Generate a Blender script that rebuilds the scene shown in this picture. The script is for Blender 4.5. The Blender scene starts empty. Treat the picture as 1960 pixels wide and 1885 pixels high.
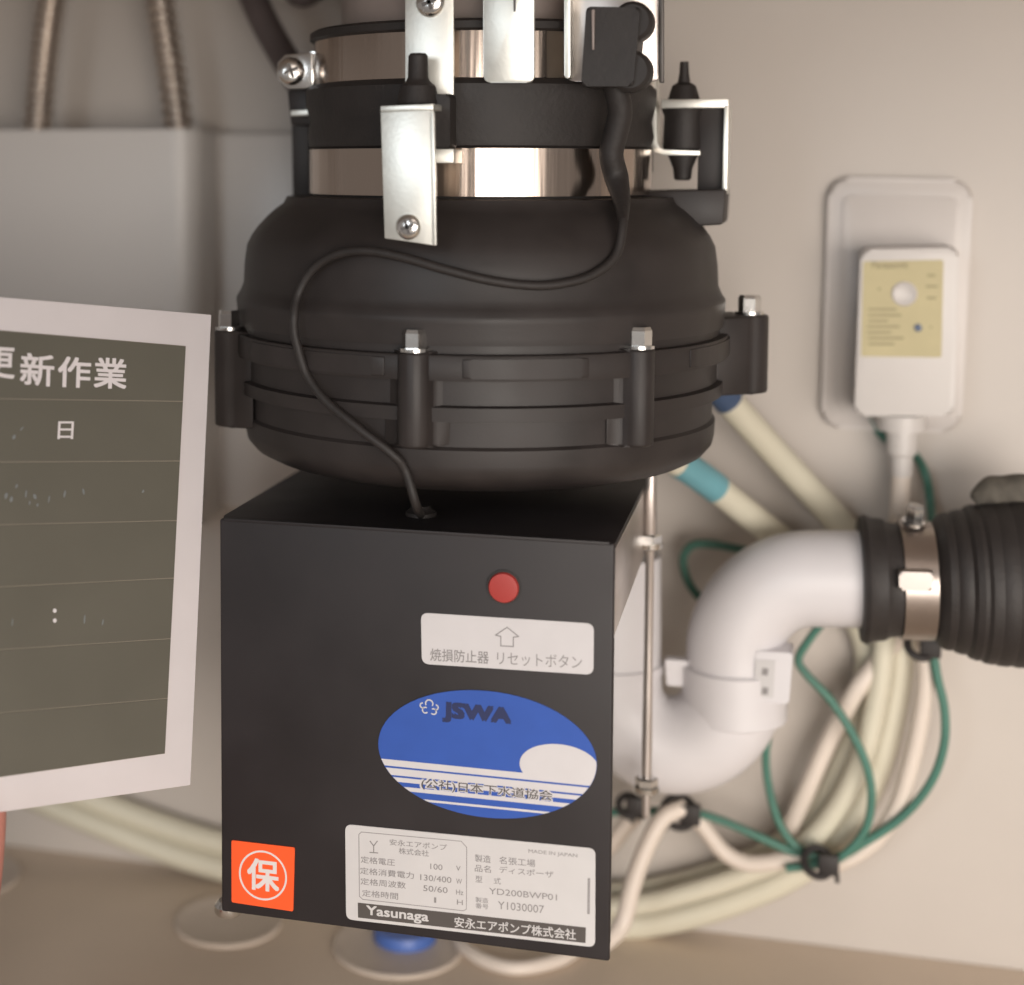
import bpy, bmesh, math, random
from mathutils import Vector, Matrix
random.seed(7)
V = Vector
sc = bpy.context.scene
COL = sc.collection

# ------------------------------------------------------------------ camera
# world: X along the cabinet wall, Y into the cabinet, Z up; metres.
# picture coordinates below are those of a 1960 x 1885 view of the photograph.
F, PX, PY = 3089.3, 697.5, 538.9
PITCH, YAW, ROLL = -0.0714, -0.2653, 0.0017
CAM = V((0.2197, -0.5911, 0.2985))
_fwd = V((math.sin(YAW)*math.cos(PITCH), math.cos(YAW)*math.cos(PITCH), math.sin(PITCH)))
_r = V((math.cos(YAW), -math.sin(YAW), 0)); _u = _r.cross(_fwd)
_right = _r*math.cos(ROLL) + _u*math.sin(ROLL)
_up = -_r*math.sin(ROLL) + _u*math.cos(ROLL)
cd = bpy.data.cameras.new('camera'); cam = bpy.data.objects.new('camera', cd); COL.objects.link(cam)
cam.matrix_world = Matrix(((_right.x, _up.x, -_fwd.x, CAM.x), (_right.y, _up.y, -_fwd.y, CAM.y),
                           (_right.z, _up.z, -_fwd.z, CAM.z), (0, 0, 0, 1)))
cd.sensor_width = 36; cd.lens = F/1960*36; cd.sensor_fit = 'HORIZONTAL'
cd.shift_x = (980-PX)/1960; cd.shift_y = (PY-942.5)/1960
cd.clip_start = 0.02; cd.clip_end = 50
cd.dof.use_dof = True; cd.dof.focus_distance = 0.635; cd.dof.aperture_fstop = 4.2
sc.camera = cam

# ------------------------------------------------------------------ light
w = bpy.data.worlds.new('World'); sc.world = w; w.use_nodes = True
bg = w.node_tree.nodes['Background']; bg.inputs[0].default_value = (1.0, 0.90, 0.83, 1); bg.inputs[1].default_value = 0.285

def area(name, loc, aim, size, power, col):
    l = bpy.data.lights.new(name, 'AREA'); l.shape = 'RECTANGLE'; l.size, l.size_y = size; l.energy = power; l.color = col
    o = bpy.data.objects.new(name, l); COL.objects.link(o); o.location = loc
    o.rotation_euler = (V(aim)-V(loc)).to_track_quat('-Z', 'Y').to_euler()
    return o
area('room_light', (0.78, -1.05, 0.10), (0.34, 0.24, -0.20), (1.0, 0.6), 5.7, (1.0, 0.92, 0.84)).data.spread = math.radians(80)
area('window_light', (-0.42, -1.85, 0.60), (0.1, 0.0, 0.25), (0.45, 0.5), 6.8, (0.86, 0.94, 1.0))
area('ceiling_light', (0.5, -1.0, 1.7), (0.1, 0.1, 0.1), (0.5, 0.5), 3.0, (1.0, 0.94, 0.86))

vs = sc.view_settings; vs.view_transform = 'Standard'; vs.look = 'None'; vs.gamma = 1.0; vs.exposure = -0.12
vs.use_curve_mapping = False

# ------------------------------------------------------------------ picture -> place
def ray(x, y): return _fwd + _right*((x-PX)/F) + _up*((PY-y)/F)
def P(x, y, Y): d = ray(x, y); return CAM + d*((Y-CAM.y)/d.y)           # on the plane Y
def PZ(x, y, Z): d = ray(x, y); return CAM + d*((Z-CAM.z)/d.z)          # on the plane Z
def PD(x, y, D): return CAM + ray(x, y)*D                               # at a depth
def PP(x, y, O, n): d = ray(x, y); return CAM + d*((O-CAM).dot(n)/d.dot(n))

W_, H_ = 0.1551, 0.1598          # control box front
WALL, FLOOR = 0.2418, -0.0985
AY = 0.098
AX = P(915, 700, AY).x
SP = (V((AX, AY, P(915, 600, AY).z))-CAM).dot(_fwd)/F                   # metres per picture unit at the axis
def zp(y): return P(915, y, AY).z
def PC(x, y, r):
    """front of a vertical cylinder of r picture units round the disposer axis"""
    r *= SP; d = ray(x, y); ox, oy = CAM.x-AX, CAM.y-AY
    a = d.x*d.x+d.y*d.y; b = 2*(ox*d.x+oy*d.y); c = ox*ox+oy*oy-r*r
    q = b*b-4*a*c
    t = (-b-math.sqrt(q))/(2*a) if q > 0 else -b/(2*a)
    return CAM+d*t

# ------------------------------------------------------------------ materials
def mat(name, col, rough=0.5, metal=0.0, var=0.06, scale=40.0, bump=0.0, bscale=300.0, spec=0.5, coat=0.0, trans=0.0, stretch=None, rvar=0.0):
    m = bpy.data.materials.new(name); m.use_nodes = True; nt = m.node_tree; b = nt.nodes['Principled BSDF']
    b.inputs['Roughness'].default_value = rough; b.inputs['Metallic'].default_value = metal
    b.inputs['Specular IOR Level'].default_value = spec; b.inputs['Coat Weight'].default_value = coat
    tc = nt.nodes.new('ShaderNodeTexCoord'); mp = nt.nodes.new('ShaderNodeMapping')
    nt.links.new(tc.outputs['Object'], mp.inputs[0])
    if stretch: mp.inputs['Scale'].default_value = stretch
    n = nt.nodes.new('ShaderNodeTexNoise'); n.inputs['Scale'].default_value = scale; n.inputs['Detail'].default_value = 5
    nt.links.new(mp.outputs[0], n.inputs['Vector'])
    r = nt.nodes.new('ShaderNodeValToRGB'); c = V(col)
    r.color_ramp.elements[0].position = 0.3; r.color_ramp.elements[1].position = 0.7
    r.color_ramp.elements[0].color = (*(c*(1-var)), 1); r.color_ramp.elements[1].color = (*(c*(1+var)), 1)
    nt.links.new(n.outputs[0], r.inputs[0]); nt.links.new(r.outputs[0], b.inputs['Base Color'])
    if rvar:
        mr = nt.nodes.new('ShaderNodeMapRange'); mr.inputs[3].default_value = rough-rvar; mr.inputs[4].default_value = rough+rvar
        nt.links.new(n.outputs[0], mr.inputs[0]); nt.links.new(mr.outputs[0], b.inputs['Roughness'])
    if bump:
        n2 = nt.nodes.new('ShaderNodeTexNoise'); n2.inputs['Scale'].default_value = bscale; n2.inputs['Detail'].default_value = 3
        nt.links.new(mp.outputs[0], n2.inputs['Vector'])
        bp = nt.nodes.new('ShaderNodeBump'); bp.inputs['Strength'].default_value = bump; bp.inputs['Distance'].default_value = 0.001
        nt.links.new(n2.outputs[0], bp.inputs['Height']); nt.links.new(bp.outputs[0], b.inputs['Normal'])
    if trans: b.inputs['Transmission Weight'].default_value = trans
    return m
def braid_mat():
    m = mat('braided_steel', (0.62, 0.55, 0.49), 0.30, 0.9, 0.1)
    return m
M = dict(
    wall=mat('laminate_wall', (0.50, 0.455, 0.415), 0.42, var=0.045, scale=7, bump=0.04, bscale=220, rvar=0.05),
    floor=mat('cabinet_floor_board', (0.64, 0.53, 0.425), 0.5, var=0.06, scale=9, bump=0.06, bscale=160, rvar=0.06),
    cover=mat('grey_white_plastic', (0.56, 0.53, 0.505), 0.34, var=0.02, scale=10, bump=0.03, bscale=120),
    black=mat('black_plastic', (0.027, 0.022, 0.021), 0.5, var=0.22, scale=45, bump=0.05, bscale=1200, rvar=0.14, spec=0.4),
    blackbox=mat('black_painted_steel', (0.021, 0.0175, 0.0185), 0.48, var=0.15, scale=28, bump=0.03, bscale=1600, rvar=0.12, spec=0.35),
    clampsteel=mat('dull_clamp_steel', (0.36, 0.31, 0.28), 0.3, 0.9, 0.1),
    rubber=mat('black_rubber', (0.021, 0.017, 0.016), 0.6, var=0.15, scale=80, bump=0.2, bscale=500),
    dark=mat('dark_hose', (0.095, 0.075, 0.073), 0.5, var=0.1, bump=0.15),
    zinc=mat('zinc_plated_steel', (0.80, 0.80, 0.75), 0.42, 0.9, 0.05, 120, bump=0.05, bscale=700, rvar=0.06),
    steel=mat('stainless_band', (0.48, 0.40, 0.345), 0.18, 1.0, 0.05, 60, bump=0.6, bscale=90, stretch=(1, 1, 0.03), rvar=0.04),
    chrome=mat('chrome_screw', (0.72, 0.71, 0.69), 0.18, 1.0, 0.05, 200, bump=0.05, bscale=1500),
    skirt=mat('light_grey_steel', (0.52, 0.47, 0.44), 0.32, 0.75, 0.06, 40, rvar=0.06),
    slot=mat('screw_recess', (0.12, 0.11, 0.105), 0.5, 0.6),
    pvc=mat('white_pvc', (0.64, 0.62, 0.635), 0.40, var=0.03, scale=25, bump=0.03, bscale=120, rvar=0.05),
    pvcgrey=mat('grey_pvc', (0.30, 0.25, 0.23), 0.4, var=0.08), foam=mat('grey_foam', (0.10, 0.088, 0.072), 0.85, var=0.3, scale=90, bump=0.9, bscale=260),
    plug=mat('white_plastic', (0.58, 0.545, 0.52), 0.38, var=0.02, bump=0.02),
    plate=mat('outlet_plate_plastic', (0.55, 0.51, 0.485), 0.34, var=0.02),
    yellow=mat('yellow_label', (0.48, 0.415, 0.23), 0.5, var=0.05, scale=60),
    tube=mat('pale_tube', (0.60, 0.565, 0.455), 0.38, var=0.05, scale=20, bump=0.05, bscale=80),
    cord=mat('white_cord', (0.66, 0.58, 0.51), 0.45, var=0.04),
    green=mat('green_wire', (0.055, 0.165, 0.125), 0.45, var=0.1),
    teal=mat('blue_tape', (0.14, 0.33, 0.38), 0.35, var=0.12),
    navy=mat('dark_blue_tape', (0.05, 0.08, 0.15), 0.4, var=0.12),
    red=mat('red_button', (0.36, 0.038, 0.032), 0.45, var=0.04),
    sticker=mat('white_sticker', (0.57, 0.55, 0.56), 0.4, var=0.02, scale=90, bump=0.03, bscale=400),
    silver=mat('silver_sticker', (0.54, 0.525, 0.525), 0.38, 0.0, var=0.02, scale=90, bump=0.03, bscale=400),
    blue=mat('blue_sticker', (0.028, 0.085, 0.37), 0.4, var=0.05, scale=80),
    orange=mat('orange_sticker', (0.86, 0.10, 0.02), 0.42, var=0.03),
    ink=mat('grey_ink', (0.24, 0.225, 0.225), 0.5),
    inkdark=mat('dark_ink', (0.075, 0.065, 0.06), 0.5),
    inknavy=mat('navy_ink', (0.014, 0.022, 0.085), 0.5),
    inkpale=mat('pale_ink', (0.66, 0.61, 0.60), 0.5),
    inkyel=mat('brown_ink', (0.29, 0.245, 0.13), 0.5),
    frame=mat('white_board_frame', (0.70, 0.66, 0.675), 0.42, var=0.02, scale=50, bump=0.02),
    chalk=mat('chalkboard_row', (0.112, 0.105, 0.084), 0.42, var=0.06, scale=25, bump=0.04, bscale=500, rvar=0.07),
    chalkline=mat('chalkboard_line', (0.26, 0.225, 0.18), 0.45),
    glare=mat('glare_smudge', (0.19, 0.205, 0.21), 0.6),
    disc=mat('pale_floor_cap', (0.56, 0.48, 0.41), 0.4, var=0.03),
    bluecap=mat('blue_cap', (0.07, 0.14, 0.42), 0.4, var=0.06),
    skin=mat('skin', (0.62, 0.27, 0.22), 0.5, var=0.08, scale=60, bump=0.15, bscale=900),
    braid=braid_mat(),
)

# ------------------------------------------------------------------ object helpers
def obj(name, bm, m, parent=None, smooth=True, angle=35, label=None):
    bmesh.ops.recalc_face_normals(bm, faces=bm.faces)
    me = bpy.data.meshes.new(name)
    root = parent
    while root is not None and root.parent is not None: root = root.parent
    if root is not None: off = V(root.location)
    else:
        xs = [v.co for v in bm.verts]
        lo = V([min(c[i] for c in xs) for i in range(3)]); hi = V([max(c[i] for c in xs) for i in range(3)])
        off = V(((lo.x+hi.x)/2, (lo.y+hi.y)/2, lo.z))
    bmesh.ops.translate(bm, verts=bm.verts, vec=-off)
    bm.to_mesh(me); bm.free()
    me.materials.append(M[m] if isinstance(m, str) else m)
    if smooth:
        for p in me.polygons: p.use_smooth = True
        me.set_sharp_from_angle(angle=math.radians(angle))
    o = bpy.data.objects.new(name, me); COL.objects.link(o)
    if parent is not None: o.parent = parent
    else: o.location = off
    if label: o['label'] = label
    return o
def tag(o, label, cat, group=None, kind=None):
    if kind: o['kind'] = kind
    if label: o['label'] = label
    if cat: o['category'] = cat
    if group: o['group'] = group
    return o
def thing(name, loc, label, cat, group=None):
    o = bpy.data.objects.new(name, None); COL.objects.link(o); o.location = loc; o.empty_display_size = 0.02
    return tag(o, label, cat, group)

def prism(bm, pts, off, bevel=0.0, seg=2):
    a = [bm.verts.new(p) for p in pts]; b = [bm.verts.new(V(p)+V(off)) for p in pts]; n = len(pts)
    fs = [bm.faces.new(a), bm.faces.new(b[::-1])]
    for i in range(n): fs.append(bm.faces.new((a[i], b[i], b[(i+1) % n], a[(i+1) % n])))
    if bevel:
        es = set(e for f in fs for e in f.edges)
        bmesh.ops.bevel(bm, geom=list(es), offset=bevel, segments=seg, profile=0.5, affect='EDGES')
    return bm
def box(bm, lo, hi, bevel=0.0, seg=2):
    x0, y0, z0 = lo; x1, y1, z1 = hi
    return prism(bm, [(x0, y0, z0), (x1, y0, z0), (x1, y0, z1), (x0, y0, z1)], (0, y1-y0, 0), bevel, seg)
def new(): return bmesh.new()
def frame_of(d):
    d = V(d).normalized(); u = d.cross(V((0, 0, 1)))
    if u.length < 1e-3: u = d.cross(V((0, 1, 0)))
    u.normalize(); return d, u, d.cross(u)
def spin(bm, base, axis, prof, n=32, closed=False, cap=True):
    """lathe: prof = [(distance along axis, radius)]"""
    d, u, v = frame_of(axis); rings = []
    for h, r in prof:
        rings.append([bm.verts.new(V(base)+d*h+(u*math.cos(t)+v*math.sin(t))*r) for t in (2*math.pi*i/n for i in range(n))])
    for a, b in zip(rings, rings[1:]):
        for i in range(n): bm.faces.new((a[i], a[(i+1) % n], b[(i+1) % n], b[i]))
    if cap: bm.faces.new(rings[0][::-1]); bm.faces.new(rings[-1])
    elif closed:
        a, b = rings[-1], rings[0]
        for i in range(n): bm.faces.new((a[i], a[(i+1) % n], b[(i+1) % n], b[i]))
    return bm
def curve(pts, k=8):
    pts = [V(p) for p in pts]; q = [pts[0]*2-pts[1]]+pts+[pts[-1]*2-pts[-2]]; out = []
    for i in range(1, len(q)-2):
        a, b, c, d = q[i-1:i+3]
        for j in range(k):
            t = j/k
            out.append(0.5*((2*b)+(c-a)*t+(2*a-5*b+4*c-d)*t*t+(3*b-a-3*c+d)*t**3))
    return out+[pts[-1]]
def tube(bm, path, r, n=14, flat=1.0):
    """sweep a circle along path; r = number or function of 0..1"""
    N = len(path); t0 = (path[1]-path[0]).normalized(); _, u, v = frame_of(t0); rings = []
    for i, p in enumerate(path):
        t = (path[min(i+1, N-1)]-path[max(i-1, 0)]).normalized()
        u = (u-t*u.dot(t)).normalized(); v = t.cross(u)
        rr = r(i/(N-1)) if callable(r) else r
        rings.append([bm.verts.new(p+(u*math.cos(a)+v*math.sin(a)*flat)*rr) for a in (2*math.pi*j/n for j in range(n))])
    for a, b in zip(rings, rings[1:]):
        for j in range(n): bm.faces.new((a[j], a[(j+1) % n], b[(j+1) % n], b[j]))
    bm.faces.new(rings[0][::-1]); bm.faces.new(rings[-1])
    return bm
def hexbolt(bm, base, axis, r, h, washer=True):
    d, u, v = frame_of(axis)
    if washer: spin(bm, base, axis, [(0, r*1.25), (h*0.16, r*1.25), (h*0.17, r*1.1)], 24); base = V(base)+d*(h*0.17)
    ring = lambda hh, rr: [V(base)+d*hh+(u*math.cos(k*math.pi/3)+v*math.sin(k*math.pi/3))*rr for k in range(6)]
    levels = [(0, r), (h*0.72, r), (h*0.9, r*0.86)]
    rs = [[bm.verts.new(p) for p in ring(a, b)] for a, b in levels]
    for a, b in zip(rs, rs[1:]):
        for i in range(6): bm.faces.new((a[i], a[(i+1) % 6], b[(i+1) % 6], b[i]))
    bm.faces.new(rs[0][::-1]); bm.faces.new(rs[-1])
    return bm
def screw(parent, c, n, r, m='chrome', name='screw'):
    n = V(n).normalized(); b = new()
    spin(b, c-n*0.002, n, [(0, r*0.98), (0.0022, r), (0.0022+r*0.18, r*0.93), (0.0022+r*0.34, r*0.72), (0.0022+r*0.42, r*0.4), (0.0022+r*0.44, r*0.1)], 24)
    s = obj(name, b, m, parent)
    d, u, v = frame_of(n); top = c+n*(0.0003+r*0.34); b = new()
    for a in (0.35, 0.35+math.pi/2):
        e = u*math.cos(a)+v*math.sin(a); f = n.cross(e)
        prism(b, [top+e*r*.52+f*r*.12, top+e*r*.52-f*r*.12, top-e*r*.52-f*r*.12, top-e*r*.52+f*r*.12], n*(r*0.14))
    obj('cross_recess', b, 'slot', s, smooth=False)
    return s
def rquad(c, r, seg=6):
    """four 3-D corners (in order) -> polygon with corners rounded by r metres"""
    out = []
    for i in range(4):
        p, a, b = V(c[i]), V(c[i-1]), V(c[(i+1) % 4])
        da, db = (a-p).normalized(), (b-p).normalized(); s, e = p+da*r, p+db*r
        for k in range(seg+1):
            t = k/seg; out.append(s*(1-t)**2+p*2*t*(1-t)+e*t*t)
    return out
_tc = bpy.data.curves.new('lettering', 'FONT'); _to = bpy.data.objects.new('lettering_source', _tc); COL.objects.link(_to)
def text(bm, body, BL, BR, TL, n, bold=0.0, lift=0.0, shear=0.0, box_fit=True):
    """fit lettering into the parallelogram BL-BR-TL; n = outward unit normal"""
    _tc.body = body; _tc.resolution_u = 3
    dg = bpy.context.evaluated_depsgraph_get(); dg.update()
    me = bpy.data.meshes.new_from_object(_to.evaluated_get(dg))
    xs = [v.co.x for v in me.vertices]; ys = [v.co.y for v in me.vertices]
    x0, x1, y0, y1 = min(xs), max(xs), min(ys), max(ys); U = BR-BL; T = TL-BL
    sh = [(0, 0)] if not bold else [(bold, bold), (-bold, bold), (bold, -bold), (-bold, -bold), (0, 0)]
    for k, (dx, dy) in enumerate(sh):
        vs_ = [bm.verts.new(BL+U*((v.co.x+dx-x0+bold)/(x1-x0+2*bold))+T*((v.co.y+dy-y0+bold)/(y1-y0+2*bold))+n*(lift+k*3e-6)) for v in me.vertices]
        for p in me.polygons:
            try: bm.faces.new([vs_[i] for i in p.vertices])
            except ValueError: pass
    bpy.data.meshes.remove(me)
    return bm

# ------------------------------------------------------------------ setting
b = new(); box(b, (-1.3, WALL, FLOOR-0.02), (1.6, WALL+0.02, 0.75)); tag(obj('back_wall', b, 'wall', smooth=False), 'beige laminate back wall of the sink cabinet', None, kind='structure')
b = new(); box(b, (-1.3, -0.42, FLOOR-0.02), (1.6, WALL-0.0005, FLOOR)); tag(obj('cabinet_floor', b, 'floor', smooth=False), 'brown board floor of the sink cabinet', None, kind='structure')

# pale cover box standing out from the wall behind the chalkboard
Yc = 0.190
xr = P(372, 300, Yc).x; zt = P(300, 246, Yc).z; zb = P(372, 1010, Yc).z; rr = 0.013
poly = [V((-0.62, WALL, zt)), V((-0.62, Yc, zt))]
for k in range(13):
    a = math.pi/2*k/12; poly.append(V((xr-rr+rr*math.sin(a), Yc+rr-rr*math.cos(a), zt)))
poly.append(V((xr, WALL, zt)))
pcv = thing('pipe_cover', (xr-0.1, WALL-0.02, zb), 'pale grey box cover with a rounded corner on the wall below the braided hoses', 'cover')
b = new(); prism(b, poly, (0, 0, zb-zt), 0.0025); obj('cover_shell', b, 'cover', pcv, angle=25)
x2 = P(600, 300, WALL-0.018).x
b = new(); box(b, (xr-0.004, WALL-0.018, zb+0.004), (x2, WALL, zt-0.0015), 0.0025); obj('cover_flange', b, 'cover', pcv, angle=25)

# unseen sink underside the disposer hangs from, added to shade the upper wall
zs = P(915, -112, AY).z
b = new(); prism(b, rquad([V((-0.62, -0.20, zs)), V((0.62, -0.20, zs)), V((0.62, WALL-0.004, zs)), V((-0.62, WALL-0.004, zs))], 0.05), (0, 0, 0.14), 0.012); tag(obj('unseen_sink_underside', b, 'skirt'), 'unseen steel underside of the sink above the disposer, added to shade the wall', None, kind='structure')

# ------------------------------------------------------------------ disposer
root = thing('garbage_disposer', (AX, AY, FLOOR), 'black under-sink food waste disposer with control box, steel bands and stickers', 'disposer')
Z0 = FLOOR
def ring_prof(pp): return [(zp(y)-Z0, r*SP) for y, r in pp]
base = V((AX, AY, Z0)); UP = V((0, 0, 1))
def lathe(name, pp, m, n=96, angle=35):
    b = new(); spin(b, base, UP, ring_prof(pp), n); return obj(name, b, m, root, angle=angle)
up_ = lathe('upper_shell', [(613, 448), (612, 458), (600, 460), (577, 461), (572, 462), (564, 461), (553, 454), (538, 448), (500, 446), (466, 441), (448, 432), (430, 419), (412, 402), (398, 386), (388, 372), (376, 366), (374, 330)], 'black')
lo_ = lathe('lower_shell', [(873, 320), (870, 348), (866, 374), (858, 402), (845, 427), (829, 441), (812, 445), (786, 446), (781, 440), (740, 440), (737, 458), (714, 459), (711, 448), (671, 448), (669, 466), (660, 468), (630, 468), (627, 466), (626, 452), (612.5, 452)], 'black')
lathe('neck_rubber', [(377, 300), (374, 316), (286, 316), (282, 322), (262, 326), (235, 322), (200, 330), (176, 330), (167, 322), (163, 300)], 'rubber')
b2 = lathe('clamp_band', [(371, 300), (370, 323), (287, 323), (286, 300)], 'steel')
b1 = lathe('clamp_band', [(166, 300), (165, 314), (84, 314), (83, 300)], 'steel')
lathe('rim_gasket', [(86, 300), (84, 316), (80, 322), (68, 322), (63, 314), (62, 250)], 'rubber')
lathe('sink_flange', [(70, 240), (62, 262), (-60, 262), (-66, 300), (-110, 300)], 'pvcgrey')

# flange lugs with bolts, sixty degrees apart
for k, dg_ in enumerate((-64, -2, 47, 100, 175, 235)):
    th = math.radians(dg_); e = V((math.sin(th), -math.cos(th), 0)); f = V((math.cos(th), math.sin(th), 0))
    r0 = 440*SP; rb = (476, 457, 457, 508, 464, 464)[k]*SP; hw = (30, 29, 28, 38, 26, 26)[k]*SP
    c = V((AX, AY, 0))
    pts = []
    for s in (1,):
        pts = [c+e*r0+f*hw*2.0, c+e*(rb-6*SP)+f*hw*1.15]
        for j in range(9):
            a = math.pi/2-math.pi*j/8; pts.append(c+e*(rb+hw*math.cos(a))+f*hw*math.sin(a))
        pts += [c+e*(rb-6*SP)-f*hw*1.15, c+e*r0-f*hw*2.0]
    top = zp((622, 622, 622, 596, 622, 622)[k]); bot = zp((800, 779, 785, 742, 780, 780)[k])
    b = new(); prism(b, [V((p.x, p.y, top)) for p in pts], (0, 0, bot-top), 0.0012)
    lug = obj('bolt_lug', b, 'black', root, angle=50)
    b = new(); hexbolt(b, V((c.x, c.y, top))+e*(rb+2*SP), (0, 0, 1), 21*SP, 34*SP)
    obj('bolt', b, 'chrome', root, angle=20)
# thin raised rib sections of the flange between the lugs
for t0, t1 in ((-50, -8), (8, 34), (62, 100)):
    b = new(); pts = []
    A = [math.radians(t0+(t1-t0)*j/14) for j in range(15)]
    for a in A: pts.append(V((AX+470.5*SP*math.sin(a), AY-470.5*SP*math.cos(a), zp(632))))
    for a in A[::-1]: pts.append(V((AX+455*SP*math.sin(a), AY-455*SP*math.cos(a), zp(632))))
    prism(b, pts, (0, 0, zp(664)-zp(632)), 0.0006); obj('flange_rib', b, 'black', root)

# ---- control box
bxd = 0.150
b = new()
fw = 0.0016
box(b, (0.0, 0.0, 0.0), (W_, fw+0.001, H_), 0.0011, 3); panel = obj('front_panel', b, 'blackbox', root, angle=30)
tl = P(431, 1003, 0).x
b = new()
prism(b, [V((0.0005, fw, H_-0.0012)), V((W_-0.0005, fw, H_-0.0012)), V((W_-0.0005, bxd, H_-0.0012)), V((-0.0025, bxd, H_-0.0012)), V((-0.0025, 0.012, H_-0.0012))], (0, 0, -0.0016), 0.0004)
obj('top_plate', b, 'blackbox', root, angle=30)
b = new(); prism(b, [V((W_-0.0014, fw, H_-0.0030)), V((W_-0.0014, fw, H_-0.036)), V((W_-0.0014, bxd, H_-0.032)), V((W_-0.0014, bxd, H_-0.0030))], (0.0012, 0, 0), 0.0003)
obj('side_skirt', b, 'skirt', root, angle=30)  # light grey colour carries the wall's reflection on the glossy side
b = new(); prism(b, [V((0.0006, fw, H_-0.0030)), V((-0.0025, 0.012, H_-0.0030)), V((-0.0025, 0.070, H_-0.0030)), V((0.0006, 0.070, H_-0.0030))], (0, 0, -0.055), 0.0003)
obj('side_skirt', b, 'skirt', root, angle=30)  # same light grey for the reflecting sliver of the left side
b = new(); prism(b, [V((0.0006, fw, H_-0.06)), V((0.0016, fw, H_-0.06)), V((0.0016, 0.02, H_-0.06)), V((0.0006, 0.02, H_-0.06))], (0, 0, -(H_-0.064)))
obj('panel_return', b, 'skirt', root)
b = new(); prism(b, [V((W_-0.0018, fw, H_-0.038)), V((W_-0.0006, fw, H_-0.038)), V((W_-0.0006, 0.008, H_-0.038)), V((W_-0.0018, 0.008, H_-0.038))], (0, 0, -(H_-0.042)))
obj('panel_return', b, 'blackbox', root)
mx, my = 0.066, 0.075
b = new(); spin(b, V((mx, my, 0.004)), UP, [(0, 0.048), (0.003, 0.053), (0.10, 0.053), (H_-0.008, 0.053)], 48); obj('motor_can', b, 'black', root)
# foot screw at the lower left corner
q = P(438, 1752, 0.010); b = new(); spin(b, V((q.x, 0.010, -0.0052)), UP, [(0, 0.0052), (0.0012, 0.0058), (0.0035, 0.0058), (0.0056, 0.004)], 20); obj('foot_screw', b, 'chrome', root)
# top edge seam line, catches the light
b = new(); box(b, (0.002, -0.0004, H_-0.0009), (W_-0.002, 0.0012, H_+0.0004), 0.0002); obj('edge_trim', b, 'blackbox', root)

NF = V((0, -1, 0))
def onf(x, y, l=0.0): return P(x, y, 0)+NF*l
# reset button
c = onf(965, 1123); b = new(); spin(b, c+V((0, 0.001, 0)), NF, [(0, 0.0058), (0.0026, 0.0058), (0.0032, 0.0054), (0.0034, 0.004)], 32); rb_ = obj('reset_button', b, 'red', root)
b = new(); spin(b, c, NF, [(-0.0005, 0.0056), (0.0006, 0.0066), (0.0008, 0.0066), (0.0008, 0.0056)], 32); obj('bezel', b, 'rubber', rb_)
# reset label
def sticker(name, corners, r, m, th=0.0004, lab=None):
    b = new(); pts = rquad([onf(*q) for q in corners], r); prism(b, pts, NF*th)
    return obj(name, b, m, root, smooth=False, label=lab)
def label_text(parent, m, items, lift=0.00048, name='lettering'):
    b = new()
    for it in items:
        body, BL, BR, TL = it[:4]; kw = it[4] if len(it) > 4 else {}
        text(b, body, onf(*BL), onf(*BR), onf(*TL), NF, lift=lift, **kw)
    return obj(name, b, m, parent, smooth=False)
s1 = sticker('reset_label', [(806, 1172), (1137, 1193), (1136, 1291), (808, 1270)], 0.0030, 'sticker')
label_text(s1, 'ink', [('焼損防止器', (824, 1264), (936, 1270), (824, 1240), dict(bold=0.008)), ('リセットボタン', (952, 1271), (1114, 1280), (952, 1246), dict(bold=0.0))])
ar = [(-22, 4), (0, 20), (22, 4), (12, 2), (12, -16), (-12, -16), (-12, 2)]
def arrow_outline(wd):
    b = new(); pts = [(971+x, 1220-y+0.06*x) for x, y in ar]
    for i in range(len(pts)):
        a, c_ = V((*pts[i], 0)), V((*pts[(i+1) % len(pts)], 0)); d = (c_-a).normalized(); n = V((-d.y, d.x, 0))*wd
        prism(b, [onf(*(q.xy), 0.0005) for q in (a+n-d*wd, c_+n+d*wd, c_-n+d*wd, a-n-d*wd)], NF*0.00003*(1+0.2*i))
    return b
obj('arrow_mark', arrow_outline(1.0), 'ink', s1, smooth=False)

# oval association sticker
EC = V((933.5, 1443, 0)); EU = V((209, 21, 0)); EV = V((2, -121, 0))
def ell(u, v, l): q = EC+EU*u+EV*v; return onf(q.x, q.y, l)
b = new(); prism(b, [ell(math.cos(a), math.sin(a), 0) for a in (2*math.pi*k/72 for k in range(72))], NF*0.0004)
ov = obj('oval_sticker', b, 'blue', root, smooth=False)
def chord(bm, v0, v1, l, R=0.997):
    a0, a1 = math.asin(v0/R), math.asin(v1/R); pts = [(R*math.cos(a0+(a1-a0)*k/6), R*math.sin(a0+(a1-a0)*k/6)) for k in range(7)]
    pts += [(-x, y) for x, y in pts[::-1]]
    prism(bm, [ell(x, y, l) for x, y in pts], NF*0.00006)
for v0, v1 in ((-0.235, -0.335), (-0.365, -0.475), (-0.505, -0.575), (-0.645, -0.71), (-0.81, -0.845)):
    b = new(); chord(b, v1, v0, 0.00041); obj('white_stripe', b, 'sticker', ov, smooth=False)
pts = []
for k in range(72):
    a = 2*math.pi*k/72; u, v = 0.66+0.365*math.cos(a), -0.085+0.36*math.sin(a)
    v = max(v, -0.24); d = math.hypot(u, v)
    if d > 0.997: u, v = u/d*0.997, v/d*0.997
    if v > -0.2399 or not pts or pts[-1][1] > -0.2399 or True: pts.append((u, v))
cl = []
for q in pts:
    if not cl or math.hypot(q[0]-cl[-1][0], q[1]-cl[-1][1]) > 0.004: cl.append(q)
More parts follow.
